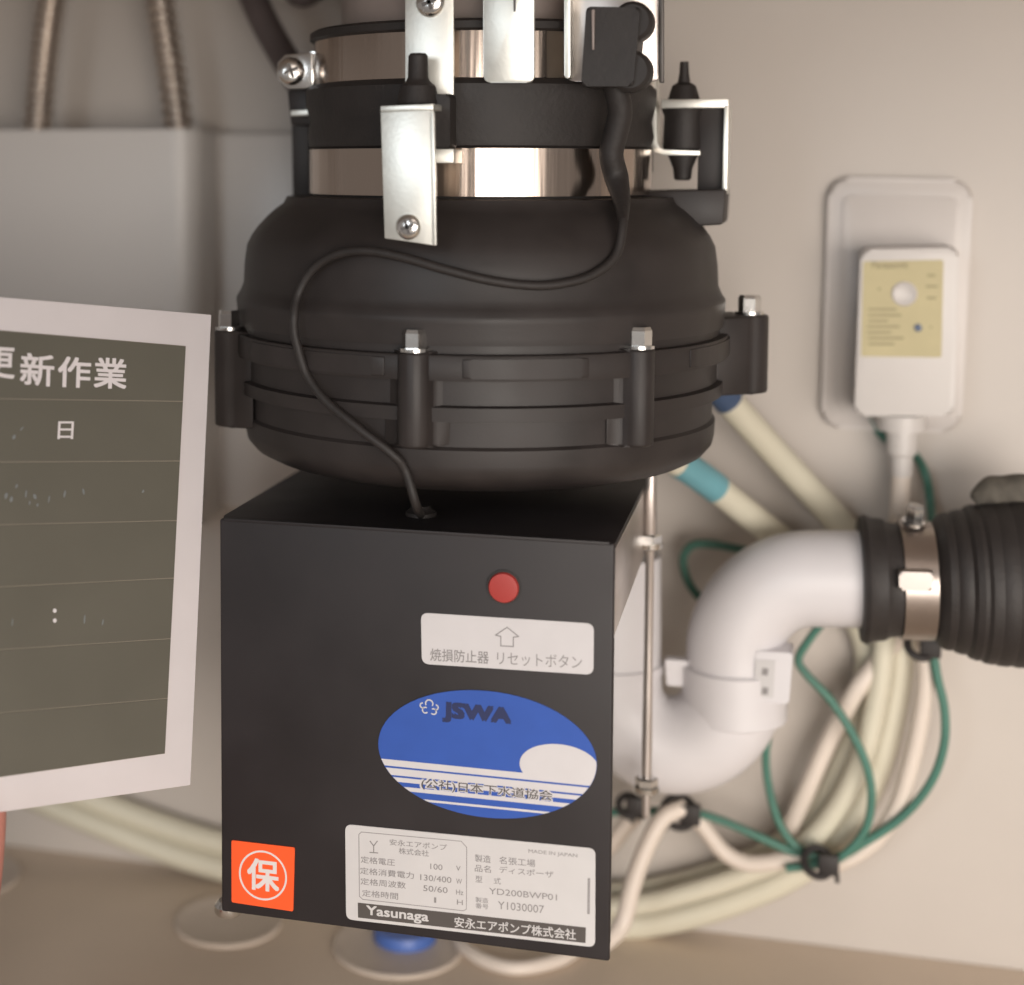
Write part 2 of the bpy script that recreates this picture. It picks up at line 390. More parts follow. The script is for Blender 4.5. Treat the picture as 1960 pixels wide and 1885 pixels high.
b = new(); prism(b, [ell(u, v, 0.00041) for u, v in cl], NF*0.00008); obj('white_sun', b, 'sticker', ov, smooth=False)
b = new(); text(b, 'JSWA', ell(-0.42, 0.44, 0), ell(0.215, 0.44, 0), ell(-0.42, 0.77, 0), NF, bold=0.055, lift=0.0005, shear=0.0); obj('lettering', b, 'inknavy', ov, smooth=False)
b = new(); text(b, '(公社)日本下水道協会', ell(-0.615, -0.675, 0), ell(0.615, -0.675, 0), ell(-0.615, -0.455, 0), NF, bold=0.05, lift=0.00052); obj('lettering_halo', b, 'sticker', ov, smooth=False)
b = new(); text(b, '(公社)日本下水道協会', ell(-0.60, -0.655, 0), ell(0.60, -0.655, 0), ell(-0.60, -0.475, 0), NF, bold=0.008, lift=0.00058); obj('lettering', b, 'inkdark', ov, smooth=False)
b = new()
for (u, v, r, a0, a1) in ((-0.54, 0.71, 0.045, -0.6, 3.7), (-0.575, 0.60, 0.035, 1.0, 5.6), (-0.50, 0.59, 0.035, -2.4, 2.2), (-0.60, 0.67, 0.03, 1.5, 5.0), (-0.48, 0.66, 0.03, -1.8, 1.6)):
    for k in range(8):
        A, B = a0+(a1-a0)*k/8, a0+(a1-a0)*(k+1)/8
        q = [ell(u+(r+s)*math.cos(t)*0.75, v+(r+s)*math.sin(t)*1.3, 0.00044) for t, s in ((A, .008), (B, .008), (B, -.008), (A, -.008))]
        prism(b, q, NF*0.00002)
obj('emblem', b, 'silver', ov, smooth=False)

# rating plate
def c3(cx, cy): return ((740+cx/3.379)*0.87774, (1780+cy/3.379)*0.87774)
s2 = sticker('rating_plate', [c3(45, 55), c3(1888, 235), c3(1885, 962), c3(52, 755)], 0.0028, 'silver')
def sl(x0, x1, y, h, k=0.098):   # a line of print: left, right, y of the base at its left end, height
    return c3(x0, y), c3(x1, y+(x1-x0)*k), c3(x0, y-h)
rows = [('安永エアポンプ', *sl(372, 795, 208, 46)), ('株式会社', *sl(440, 662, 272, 46)),
        ('定格電圧', *sl(160, 412, 338, 50)), ('100', *sl(672, 762, 385, 42)), ('V', *sl(862, 895, 396, 36)),
        ('定格消費電力', *sl(155, 552, 420, 50)), ('130/400', *sl(598, 828, 466, 44)), ('W', *sl(862, 905, 492, 38)),
        ('定格周波数', *sl(158, 492, 498, 50)), ('50/60', *sl(620, 800, 546, 44)), ('Hz', *sl(862, 915, 572, 38)),
        ('定格時間', *sl(170, 435, 585, 50)), ('1', *sl(700, 716, 632, 40)), ('H', *sl(868, 912, 646, 38))]
label_text(s2, 'ink', [(*r, dict(bold=0.004)) for r in rows])
rows = [('MADE IN JAPAN', *sl(1395, 1755, 272, 34)), ('製造', *sl(1000, 1118, 330, 55)), ('名張工場', *sl(1180, 1445, 345, 55)),
        ('品名', *sl(1000, 1118, 402, 52)), ('ディスポーザ', *sl(1180, 1580, 412, 50)), ('型', *sl(1005, 1055, 480, 48)), ('式', *sl(1140, 1192, 494, 48)),
        ('YD200BWP01', *sl(1105, 1605, 568, 46)), ('製造', *sl(1005, 1100, 628, 38)), ('番号', *sl(1005, 1100, 672, 38)), ('Y1030007', *sl(1170, 1510, 678, 58))]
label_text(s2, 'ink', [(*r, dict(bold=0.002)) for r in rows])
b = new(); prism(b, [onf(*c3(x, y), 0.0004) for x, y in ((138, 632), (1818, 815), (1815, 930), (140, 742))], NF*0.00006); bar = obj('black_bar', b, 'inkdark', s2, smooth=False)
label_text(s2, 'silver', [('Yasunaga', *sl(200, 660, 742, 92, 0.112), dict(bold=0.02, shear=0.0))], lift=0.00052)
label_text(s2, 'silver', [('安永エアポンプ株式会社', *sl(850, 1745, 812, 78, 0.108), dict(bold=0.012))], lift=0.00052)
def outline(bm, pts, wd, l):
    n = len(pts)
    for i in range(n):
        a, c_ = V((*pts[i], 0)), V((*pts[(i+1) % n], 0)); d = (c_-a).normalized(); m_ = V((-d.y, d.x, 0))*wd
        prism(bm, [onf(*c3(*q.xy), l) for q in (a+m_-d*wd, c_+m_+d*wd, c_-m_+d*wd, a-m_-d*wd)], NF*0.000012*(1+0.3*(i % 2)))
b = new(); outline(b, [(165, 112), (900, 180), (940, 225), (938, 680), (915, 692), (175, 608), (150, 585), (146, 130)], 2.6, 0.00045); obj('table_border', b, 'ink', s2, smooth=False)
b = new(); outline(b, [(1835, 455), (1845, 456), (1842, 712), (1832, 711)], 4, 0.00045); obj('edge_print', b, 'ink', s2, smooth=False)
b = new()
for s_ in ((-1, 1)): outline(b, [(255+s_*26, 180), (255, 215)], 4, 0.00045)
outline(b, [(255, 215), (255, 258)], 4, 0.00046); outline(b, [(228, 262), (284, 266)], 4, 0.00047)
obj('company_mark', b, 'ink', s2, smooth=False)

# orange warranty sticker
def c4(cx, cy): return ((460+cx/5.123)*0.87774, (1780+cy/5.123)*0.87774)
s3 = sticker('orange_sticker', [c4(232, 262), c4(940, 345), c4(922, 1058), c4(235, 955)], 0.0008, 'orange')
b = new(); cc = c4(585, 655); n = 56
ec = V((*cc, 0)); eu = V((46.0, 5.2, 0)); ev = V((0, -47.5, 0))
for k in range(n):
    A, B = 2*math.pi*k/n, 2*math.pi*(k+1)/n
    q = [ec+eu*math.cos(t)*s+ev*math.sin(t)*s for t, s in ((A, 1.0), (B, 1.0), (B, 0.925), (A, 0.925))]
    prism(b, [onf(p.x, p.y, 0.00042) for p in q], NF*0.00004)
obj('circle_mark', b, 'inkpale', s3, smooth=False)
b = new(); text(b, '保', onf(*c4(408, 805)), onf(*c4(768, 850)), onf(*c4(408, 450)), NF, bold=0.022, lift=0.0005); obj('lettering', b, 'inkpale', s3, smooth=False)

# ---- signal cord over the body
path = [PC(1191, 400, 418), PC(1192, 430, 441), PC(1178, 490, 452), PC(1130, 528, 456), PC(1060, 545, 458), PC(1000, 545, 460), PC(930, 535, 462), PC(850, 515, 462), PC(770, 492, 458),
        PC(700, 480, 457), PC(645, 487, 457), PC(600, 515, 460), PC(572, 560, 470), PC(563, 605, 486), PC(564, 640, 486), PC(570, 665, 482), PC(577, 690, 478), PC(590, 722, 474), PC(625, 768, 472), PC(690, 822, 470), PC(750, 868, 462),
        PC(776, 900, 448)]
gx = onf(808, 985)
path += [PZ(797, 968, H_+0.010)+V((0, 0.0, 0)), PZ(805, 984, H_+0.001)]
b = new(); tube(b, curve(path, 8), 0.0018, 12); obj('signal_cord', b, 'rubber', root)
g = PZ(806, 986, H_-0.001); b = new(); spin(b, g, UP, [(0, 0.0062), (0.0015, 0.0062), (0.0022, 0.0050), (0.0040, 0.0036), (0.0042, 0.002)], 24); obj('grommet', b, 'rubber', root)
# thick dark hose piece at the right of the neck
b = new(); tube(b, curve([PC(1165, 130, 392), PC(1180, 175, 392), PC(1187, 215, 388), PC(1178, 258, 376), PC(1170, 295, 366), PC(1180, 340, 366), PC(1190, 385, 398), PC(1193, 425, 440)], 10), lambda t: (21 if t < 0.72 else 21-13*(t-0.72)/0.28)*SP, 18); obj('cord_sleeve', b, 'rubber', root)

# ---- mounts
def plate(name, px, Y, th, m='zinc', r=0.0, bev=0.0003, parent=root):
    pts = [P(x, y, Yv) for (x, y), Yv in zip(px, Y if isinstance(Y, (list, tuple)) else [Y]*len(px))]
    if r: pts = rquad(pts, r)
    b = new(); prism(b, pts, V((0, th, 0)), bev); return obj(name, b, m, parent, angle=30)
YB = AY-452*SP-0.006       # front strap
# upper strap, hangs from the sink flange, in front of the bands
YA = AY-345*SP-0.004
plate('upper_strap', [(775, -60), (868, -60), (868, 305), (775, 305)], YA, 0.0022)
plate('strap_foot', [(775, 285), (868, 285), (868, 312), (775, 312)], [YA-0.016]*4, 0.016)
screw(root, P(824, 5, YA), NF, 27*SP*0.92)
ls = plate('lower_strap', [(728, 214), (829, 210), (833, 470), (736, 456)], YB, 0.0022)
pts = [P(728, 214, YB), P(829, 210, YB), P(829, 210, YB)+V((0, 0.024, 0.0)), P(728, 214, YB)+V((0, 0.024, 0.0))]
b = new(); prism(b, pts, V((0, 0, 0.0022)), 0.0003); obj('strap_fold', b, 'zinc', root, angle=30)
plate('strap_lip', [(824, 214), (831, 214), (835, 470), (828, 468)], YB-0.0022, 0.0022)
screw(root, P(782, 434, YB), NF, 25*SP*0.86)
# front rubber isolator: post, shoulder, body
c0 = P(800, 200, YA-0.010); zz = [P(800, y, YA-0.010).z for y in (285, 205, 198, 165, 155, 148, 107, 102)]
rr_ = [26, 30, 40, 33, 22, 19, 18, 14]
b = new(); spin(b, V((c0.x, c0.y, 0)), UP, [(z, r*SP*0.9) for z, r in zip(zz, rr_)], 24); obj('rubber_isolator', b, 'rubber', root)
b = new(); prism(b, rquad([P(768, 180, YA-0.012), P(861, 180, YA-0.012), P(861, 286, YA-0.012), P(768, 286, YA-0.012)], 0.0015), V((0, 0.0115, 0)), 0.001); obj('dark_strap_block', b, 'rubber', root)  # dark block over the lower part of the upper strap
# second bright strap
YC = AY-340*SP-0.005
plate('upper_strap', [(925, -70), (1022, -70), (1022, 158), (925, 158)], YC, 0.0022, r=0.003)
plate('strap_slot', [(981, -60), (988, -60), (987, 22), (983, 22)], YC-0.0002, 0.001, 'slot', bev=0)
# broad grey plate with the black connector block
YD = AY-250*SP
plate('broad_strap', [(1082, -70), (1266, -70), (1266, 156), (1082, 156)], YD, 0.0022, 'skirt', r=0.004)
plate('broad_strap_lip', [(1080, -70), (1092, -70), (1092, 150), (1080, 150)], YD-0.008, 0.008, r=0.0012)
plate('broad_strap_lip', [(1262, -70), (1270, -70), (1270, 158), (1262, 158)], YD-0.003, 0.004, 'slot')
YE = YD-0.022
b = new(); prism(b, rquad([P(1122, 12, YE), P(1226, 14, YE), P(1212, 165, YE), P(1112, 165, YE)], 0.002), V((0, 0.0218, 0)), 0.0008); cb = obj('connector_block', b, 'rubber', root)
for (x, y, r) in ((1210, 40, 36), (1205, 135, 38)):
    q = P(x, y, YE+0.002); b = new(); spin(b, q, V((0, 1, 0)), [(0, r*SP*0.75), (0.0015, r*SP*0.92), (0.012, r*SP*0.92), (0.016, r*SP*0.8)], 28); obj('connector_lobe', b, 'rubber', root)
plate('connector_rib', [(1132, 18), (1138, 18), (1137, 95), (1133, 95)], YE-0.0012, 0.0015, 'pvcgrey')
# right-hand mount
YR = AY+0.018
plate('hanger_rod', [(1207, 182), (1246, 180), (1246, 330), (1210, 318)], YR+0.012, 0.010, 'rubber')
jp = [(1247, 150), (1256, 150), (1256, 274), (1262, 284), (1272, 288), (1340, 288), (1340, 297), (1268, 297), (1252, 291), (1247, 280)]
plate('hook_bracket', jp, YR-0.008, 0.020)
plate('upper_bracket', [(1266, 190), (1394, 189), (1394, 206), (1266, 207)], YR-0.010, 0.024)
plate('side_bracket', [(1386, 200), (1395, 200), (1391, 372), (1382, 372)], YR-0.010, 0.024)
plate('dark_bracket', [(1338, 207), (1386, 207), (1382, 380), (1334, 380)], YR-0.004, 0.010, 'black')
zr = lambda y: P(1306, y, YR).z
cx = P(1308, 240, YR).x
b = new(); spin(b, V((cx, YR, 0)), UP, [(zr(345), 12*SP), (zr(342), 16*SP), (zr(322), 18*SP), (zr(300), 27*SP), (zr(290), 27*SP), (zr(284), 38*SP), (zr(222), 36*SP), (zr(208), 41*SP), (zr(203), 30*SP), (zr(190), 30*SP), (zr(184), 28*SP), (zr(164), 22*SP), (zr(158), 12*SP), (zr(140), 9*SP), (zr(118), 8*SP)], 28)
obj('rubber_isolator', b, 'rubber', root)
plate('mount_lug', [(1215, 366), (1389, 362), (1384, 430), (1215, 440)], YR-0.022, 0.040, 'black', bev=0.0012)
plate('thin_rod', [(1213, 320), (1221, 320), (1221, 372), (1213, 372)], YR+0.002, 0.003, 'dark')
# left-hand mount, in the shade behind
YL = AY+0.025
plate('mount_lug', [(549, 172), (610, 170), (610, 240), (556, 240)], AY-0.004, 0.03, 'black', bev=0.001)
plate('dark_bracket', [(557, 160), (590, 160), (592, 380), (560, 380)], YL, 0.012, 'black')
plate('hook_bracket', [(556, 211), (612, 208), (612, 219), (556, 222)], AY-0.012, 0.014, 'zinc')
# band clamp screw
YS = AY-0.030
q = P(556, 136, YS)
b = new(); prism(b, rquad([P(590, 100, YS+0.004), P(628, 96, YS+0.004), P(628, 168, YS+0.004), P(590, 170, YS+0.004)], 0.001), V((0, 0.012, 0)), 0.0006); obj('clamp_lug', b, 'chrome', root)
b = new(); prism(b, [P(x, y, YS+0.002) for x, y in ((530, 120), (545, 104), (598, 100), (600, 168), (552, 170), (530, 152))], V((0, 0.008, 0)), 0.0006); obj('clamp_lug', b, 'chrome', root)
screw(root, q+V((0, 0.001, 0)), (_fwd*-1), 28*SP*0.95, name='clamp_screw')
plate('clamp_slot', [(606, 118), (612, 118), (612, 156), (606, 156)], YS+0.0035, 0.001, 'slot', bev=0)
# threaded rod with nuts at the right of the control box
YT = 0.118
zt = lambda y: P(1241, y, YT).z
xt = P(1241, 1250, YT).x; sT = (V((xt, YT, 0.1))-CAM).dot(_fwd)/F
b = new(); spin(b, V((xt, YT, 0)), UP, [(zt(1566), 2*sT), (zt(1560), 8*sT), (zt(1500), 9*sT), (zt(1420), 10*sT), (zt(1250), 8.5*sT), (zt(1040), 8.5*sT), (zt(1030), 13*sT), (zt(930), 11*sT), (zt(905), 10*sT)], 20); rod = obj('tie_rod', b, 'skirt', root)
for y in (1034, 1500):
    b = new(); spin(b, V((xt, YT, zt(y+16))), UP, [(0, 19*sT), (3*sT, 24*sT), (12*sT, 25*sT)], 24); hexbolt(b, V((xt, YT, zt(y+4))), UP, 22*sT, 20*sT, False); obj('nut', b, 'chrome', rod, angle=20)

# ------------------------------------------------------------------ drain pipe
YP = 0.165
def pp(x, y, dy=0.0): return P(x, y, YP+dy)
sP = (pp(1400, 1300)-CAM).dot(_fwd)/F
drain = thing('drain_pipe', (pp(1290, 1520).x, YP, pp(1290, 1520).z), 'white plastic drain trap curving from the disposer up to the black rubber coupling', 'drain pipe')
rp = 93*sP
cen = (1290, 1310)
left = [pp(1175, y) for y in (1060, 1130, 1200, 1262)]
b = new(); tube(b, [pp(1175, y) for y in (1060, 1130, 1200, 1268)], rp*0.97, 40); obj('inlet_pipe', b, 'pvc', drain)
arc = [pp(1290-115*math.cos(a), 1310+115*math.sin(a)) for a in (math.pi*k/28 for k in range(29))]
b = new(); tube(b, [pp(1175, 1274)]+arc+[pp(1405, 1286)], rp, 40); obj('u_bend', b, 'pvc', drain)
el = [pp(1405, 1296), pp(1405, 1262)]+[pp(1550-145*math.cos(a), 1252-145*math.sin(a)) for a in (math.pi/2*k/20 for k in range(21))]+[pp(1600, 1107), pp(1660, 1108), pp(1740, 1110)]
b = new(); tube(b, el, rp*0.965, 40); obj('elbow', b, 'pvc', drain)
for x, y0, y1 in ((1175, 1262, 1282),):
    b = new(); spin(b, pp(x, y1), pp(x, y0)-pp(x, y1), [(0, rp*1.0), (0.0004, rp*1.035), ((pp(x, y0)-pp(x, y1)).length-0.0004, rp*1.035), ((pp(x, y0)-pp(x, y1)).length, rp)], 40); obj('joint_ring', b, 'pvc', drain)
d = pp(1405, 1270)-pp(1405, 1372); L = d.length
b = new(); spin(b, pp(1405, 1372), d, [(0, rp*1.0), (0.0008, rp*1.06), (L-0.001, rp*1.06), (L, rp)], 40); ring = obj('union_clamp', b, 'pvc', drain)
b = new(); prism(b, rquad([P(1446, 1246, YP-0.020), P(1518, 1250, YP-0.020), P(1510, 1348, YP-0.020), P(1440, 1342, YP-0.020)], 0.0012), V((0, 0.016, 0)), 0.0008); tab = obj('clamp_tab', b, 'pvc', ring)
b = new(); prism(b, [P(1446, 1262, YP-0.0202), P(1484, 1264, YP-0.0202), P(1480, 1336, YP-0.0202), P(1442, 1332, YP-0.0202)], V((0, -0.0003, 0))); obj('grey_sticker', b, 'silver', ring, smooth=False)
b = new(); text(b, '排水', P(1462, 1322, YP-0.0206), P(1462, 1276, YP-0.0206), P(1446, 1322, YP-0.0206), NF, bold=0.01); 
bmesh.ops.delete(b, geom=b.verts, context='VERTS')
for y in (1278, 1315):
    prism(b, [P(x, yy, YP-0.0206) for x, yy in ((1460, y), (1471, y+2), (1469, y+15), (1458, y+13))], V((0, -0.0002, 0)))
obj('print_mark', b, 'ink', ring, smooth=False)
b = new(); prism(b, [P(x, y, YP-0.017) for x, y in ((1430, 1352), (1470, 1348), (1462, 1368), (1432, 1380))], V((0, 0.006, 0)), 0.0005); obj('clamp_catch', b, 'disc', ring)
b = new(); prism(b, rquad([P(1273, 1262, YP-0.008), P(1322, 1266, YP-0.008), P(1322, 1315, YP-0.008), P(1276, 1312, YP-0.008)], 0.0008), V((0, 0.006, 0)), 0.0006); obj('clamp_hinge', b, 'pvc', ring)

# ------------------------------------------------------------------ rubber coupling
ax0, ax1 = pp(1660, 1108), pp(1960, 1116, 0.004)
axd = (ax1-ax0).normalized(); s1_ = sP
coup = thing('rubber_coupling', (pp(1800, 1250).x, YP, pp(1800, 1250).z), 'black ribbed rubber coupling with a steel hose clamp at the end of the white elbow', 'coupling')
def X(x): return (x-1660)/(1960-1660)*(ax1-ax0).length
prof = [(1644, 93), (1646, 116), (1656, 120), (1668, 114), (1690, 112), (1700, 106), (1722, 103), (1785, 103), (1790, 110)]
for x, r in ((1796, 118), (1804, 124), (1814, 126), (1819, 124), (1826, 129), (1838, 132), (1845, 131), (1852, 138), (1864, 142), (1872, 141), (1879, 146), (1892, 148), (1898, 147), (1906, 150), (1920, 151), (1928, 149), (1940, 152), (1990, 152), (1996, 120)): prof.append((x, r))
b = new(); spin(b, ax0, axd, [(X(x), r*s1_) for x, r in prof], 56); sl_ = obj('sleeve', b, 'rubber', coup, angle=25)
b = new(); spin(b, ax0, axd, [(X(x), r*s1_) for x, r in ((1720, 100), (1722, 109), (1784, 109), (1786, 100))], 56); hb = obj('hose_clamp', b, 'clampsteel', coup)
c = P(1753, 1116, YP-105*s1_); b = new(); prism(b, rquad([P(1721, 1094, c.y-0.004), P(1787, 1096, c.y-0.004), P(1784, 1132, c.y-0.004), P(1721, 1130, c.y-0.004)], 0.0015), V((0, 0.006, 0)), 0.001); obj('clamp_housing', b, 'skirt', hb)
c = pp(1748, 1002, -0.004); b = new(); hexbolt(b, c, V((0.1, -0.2, 1)), 17*s1_, 34*s1_); obj('clamp_bolt', b, 'chrome', hb, angle=20)
b = new(); spin(b, ax0, axd, [(X(x), r*s1_) for x, r in ((1988, 90), (1990, 118), (2120, 118))], 48); tag(obj('outlet_pipe', b, 'pvcgrey'), 'brownish grey drain outlet pipe leaving the black rubber coupling', 'pipe')
b = new(); tube(b, curve([P(1868, 962, YP+0.006), P(1890, 944, YP+0.006), P(1935, 938, YP+0.008), P(2010, 938, YP+0.010)], 8), lambda t: (14+15*min(1, t*2.5)+1.2*math.sin(t*19))*s1_, 16); tag(obj('grey_insulation', b, 'foam'), 'rough grey insulation strip lying on top of the rubber coupling', 'insulation')

# ------------------------------------------------------------------ wall outlet + plug
ox = [P(x, y, WALL) for x, y in ((1586, 338), (1862, 344), (1838, 826), (1570, 816))]
out = thing('wall_outlet', (P(1715, 820, WALL).x, WALL, P(1715, 820, WALL).z), 'pale rounded wall outlet plate behind the white plug', 'outlet')
b = new(); prism(b, rquad(ox, 0.012, 8), V((0, -0.006, 0)), 0.0022, 3); obj('cover_plate', b, 'plate', out, angle=40)
b = new(); prism(b, rquad([P(x, y, WALL-0.006) for x, y in ((1614, 372), (1836, 378), (1812, 792), (1598, 782))], 0.006, 6), V((0, -0.0012, 0)), 0.0005); obj('inner_frame', b, 'plate', out, angle=40)
YQ = WALL-0.0072; PT = 0.030
plug = thing('power_plug', (P(1730, 795, YQ-PT).x, YQ-PT/2, P(1730, 795, YQ-PT).z), 'white box-shaped plug with a yellow label pushed into the wall outlet', 'plug')
pc = [(1648, 478), (1836, 474), (1826, 796), (1636, 796)]
b = new(); prism(b, rquad([P(x, y, YQ-PT) for x, y in pc], 0.0045, 6), V((0, PT, 0)), 0.0016, 3); obj('plug_body', b, 'plug', plug, angle=40)
b = new(); prism(b, rquad([P(x, y, YQ-PT) for x, y in ((1652, 500), (1806, 497), (1802, 684), (1648, 682))], 0.0012), V((0, -0.0003, 0))); yl = obj('yellow_label', b, 'yellow', plug, smooth=False)
b = new(); text(b, 'Panasonic', P(1668, 514, YQ-PT), P(1738, 513, YQ-PT), P(1669, 500, YQ-PT), NF, bold=0.02, lift=0.0004)
obj('lettering', b, 'inkyel', yl, smooth=False)
b = new()
for k, (x0, x1, y) in enumerate(((1662, 1716, 592), (1662, 1725, 603), (1662, 1700, 614), (1660, 1722, 625), (1660, 1706, 636), (1662, 1730, 647), (1662, 1712, 658), (1775, 1790, 527), (1772, 1795, 548), (1774, 1792, 570), (1680, 1686, 553), (1780, 1784, 626))):
    prism(b, [P(*q, YQ-PT-0.0004) for q in ((x0, y-2), (x1, y-2), (x1, y+2), (x0, y+2))], V((0, -0.0001, 0)))
obj('fine_print', b, 'inkyel', yl, smooth=False)
c = P(1731, 562, YQ-PT); b = new(); spin(b, c, NF, [(-0.001, 0.0058), (0.0008, 0.0058), (0.0013, 0.0052), (0.0009, 0.0046), (0.0008, 0.001)], 28); obj('test_button', b, 'plug', plug)
c = P(1757, 627, YQ-PT); b = new(); spin(b, c, NF, [(-0.001, 0.0018), (0.0009, 0.0018), (0.0010, 0.001)], 14); obj('indicator', b, 'navy', plug)
Yk = YQ-PT/2
ks = [P(1726, y, Yk) for y in (792, 822, 823, 868, 872, 910)]
b = new(); spin(b, ks[0], (ks[1]-ks[0]), [(0, 0.0115), ((ks[1]-ks[0]).length, 0.0112), ((ks[1]-ks[0]).length+.0006, 0.0072), ((ks[3]-ks[0]).length, 0.0068), ((ks[4]-ks[0]).length, 0.0052), ((ks[5]-ks[0]).length, 0.0050)], 28); obj('strain_relief', b, 'plug', plug)
b = new(); tube(b, curve([P(1726, 905, Yk), P(1722, 960, Yk), P(1720, 1040, Yk+0.004), P(1728, 1120, Yk+0.004), P(1722, 1205, Yk), P(1690, 1255, Yk), P(1640, 1320, Yk-0.004), P(1590, 1410, Yk), P(1545, 1510, Yk), P(1512, 1590, Yk+0.004), P(1520, 1640, Yk+0.006)], 8), 0.0045, 14); obj('power_cord', b, 'cord', plug)

# ------------------------------------------------------------------ tubes, wires and ties
def cable(name, pts, r, m, label, cat, group=None, k=8, n=14):
    b = new(); tube(b, curve(pts, k), r, n); return tag(obj(name, b, m), label, cat, group)
YW = WALL-0.012
def w_(l, Y=YW): return [P(x, y, Y) for x, y in l]
fl = lambda x, y, h: PZ(x, y, FLOOR+h)
t1 = thing('drain_tube', P(1600, 1640, YW), 'pale cream tube with dark blue tape running over the elbow and along the cabinet floor', 'tube')
p1 = [P(1360, 725, 0.175), P(1395, 768, 0.185), P(1500, 884, 0.205)]+w_([(1610, 1004), (1690, 1110), (1722, 1225), (1712, 1340), (1675, 1480), (1615, 1590), (1520, 1672), (1400, 1726), (1290, 1758), (1180, 1772), (1000, 1768), (820, 1745), (600, 1700), (420, 1660), (300, 1622), (180, 1575), (60, 1525), (-100, 1450)], WALL-0.0145)
b = new(); tube(b, curve(p1, 8), 0.0070, 20); obj('tube_wall', b, 'tube', t1)
cp = curve(p1[:3], 8); b = new(); tube(b, cp[3:9], 0.0074, 20); obj('tape', b, 'navy', t1)
t2 = thing('drain_tube', P(1540, 1600, WALL-0.028), 'pale cream tube with light blue tape below the black disposer body', 'tube')
p2 = [P(1270, 868, 0.16), P(1345, 915, 0.175), P(1440, 990, 0.195)]+w_([(1540, 1070), (1620, 1150), (1660, 1240), (1655, 1330), (1620, 1450), (1560, 1560), (1480, 1630), (1380, 1672), (1280, 1700), (1180, 1714), (1000, 1712), (820, 1690), (600, 1650), (420, 1612), (300, 1575), (180, 1530), (60, 1480), (-100, 1405)], WALL-0.0100)
b = new(); tube(b, curve(p2, 8), 0.0068, 20); obj('tube_wall', b, 'tube', t2)
cp = curve(p2[:3], 10); b = new(); tube(b, cp[4:14], 0.0073, 20); obj('tape', b, 'teal', t2)
t3 = thing('drain_tube', P(1560, 1600, WALL-0.02), 'pale cream tube in the middle of the bundle below the hose clamp', 'tube')
b = new(); tube(b, curve(w_([(1700, 1160), (1692, 1240), (1680, 1330), (1650, 1450), (1600, 1550), (1530, 1625), (1430, 1672), (1330, 1705), (1240, 1728), (1150, 1738)], WALL-0.026), 8), 0.0052, 18); obj('tube_wall', b, 'tube', t3)
YG = WALL-0.036
cable('green_wire', w_([(1664, 800), (1690, 835), (1722, 852), (1752, 872)], WALL-0.004)+w_([(1772, 910), (1781, 965)], WALL-0.012)+w_([(1786, 1040), (1786, 1130), (1784, 1215), (1793, 1290), (1808, 1360), (1806, 1430), (1780, 1500), (1725, 1565), (1650, 1615), (1600, 1640), (1530, 1634), (1450, 1600), (1380, 1570), (1320, 1554), (1250, 1552), (1180, 1554), (1100, 1560)], YG), 0.0021, 'green', 'green earth wire hanging from the outlet and looping right of the cream tubes', 'wire')
cable('green_wire', w_([(1575, 1190), (1548, 1225), (1528, 1262), (1545, 1292), (1590, 1340), (1632, 1405), (1660, 1470), (1668, 1530), (1655, 1590), (1610, 1640), (1560, 1655), (1505, 1662)], YG-0.005), 0.0020, 'green', 'green wire crossing in front of the cream tubes under the white elbow', 'wire')
cable('green_wire', w_([(1492, 1320), (1478, 1370), (1466, 1440), (1472, 1510), (1494, 1580), (1530, 1625), (1580, 1645)], YG-0.002), 0.0020, 'green', 'green wire hanging straight down beside the clamp tab of the white drain', 'wire')
cable('green_wire', w_([(1470, 1060), (1425, 1053), (1365, 1042), (1325, 1044), (1308, 1070), (1316, 1110), (1338, 1142), (1380, 1180)], YG+0.006), 0.0021, 'green', 'short green wire loop on the wall left of the white elbow', 'wire')
cable('white_cord', w_([(1765, 1200), (1772, 1290), (1762, 1380), (1742, 1470), (1715, 1550), (1670, 1612), (1610, 1650), (1550, 1665)], WALL-0.030), 0.0042, 'cord', 'white cord hanging right of the cream tubes below the hose clamp', 'cord')
cable('white_cord', w_([(1330, 1560), (1352, 1590), (1385, 1630), (1430, 1652), (1490, 1648), (1540, 1635)], WALL-0.034), 0.0042, 'cord', 'white cord drooping between the two black cable ties and the green wire', 'cord')
cable('white_cord', [P(1312, 1545, 0.19), P(1270, 1565, 0.185), P(1238, 1620, 0.18), P(1212, 1690, 0.175), P(1190, 1770, 0.17), P(1150, 1810, 0.16)], 0.0044, 'cord', 'white cord running down beside the control box near the steel rod', 'cord')
cable('white_cord', [P(1215, 1560, 0.20), P(1190, 1590, 0.20), P(1165, 1620, 0.20), P(1120, 1640, 0.20)], 0.0042, 'cord', 'white cord stub behind the lower edge of the control box', 'cord')
# small cord loop on the floor
arcp = [fl(x, y, 0.0036) for x, y in ((900, 1775), (880, 1800), (905, 1826), (945, 1845), (990, 1853), (1040, 1846), (1085, 1830), (1110, 1805), (1095, 1775))]
cable('white_cord', arcp, 0.0035, 'cord', 'white cord loop lying on the floor under the control box beside the blue cap', 'cord')

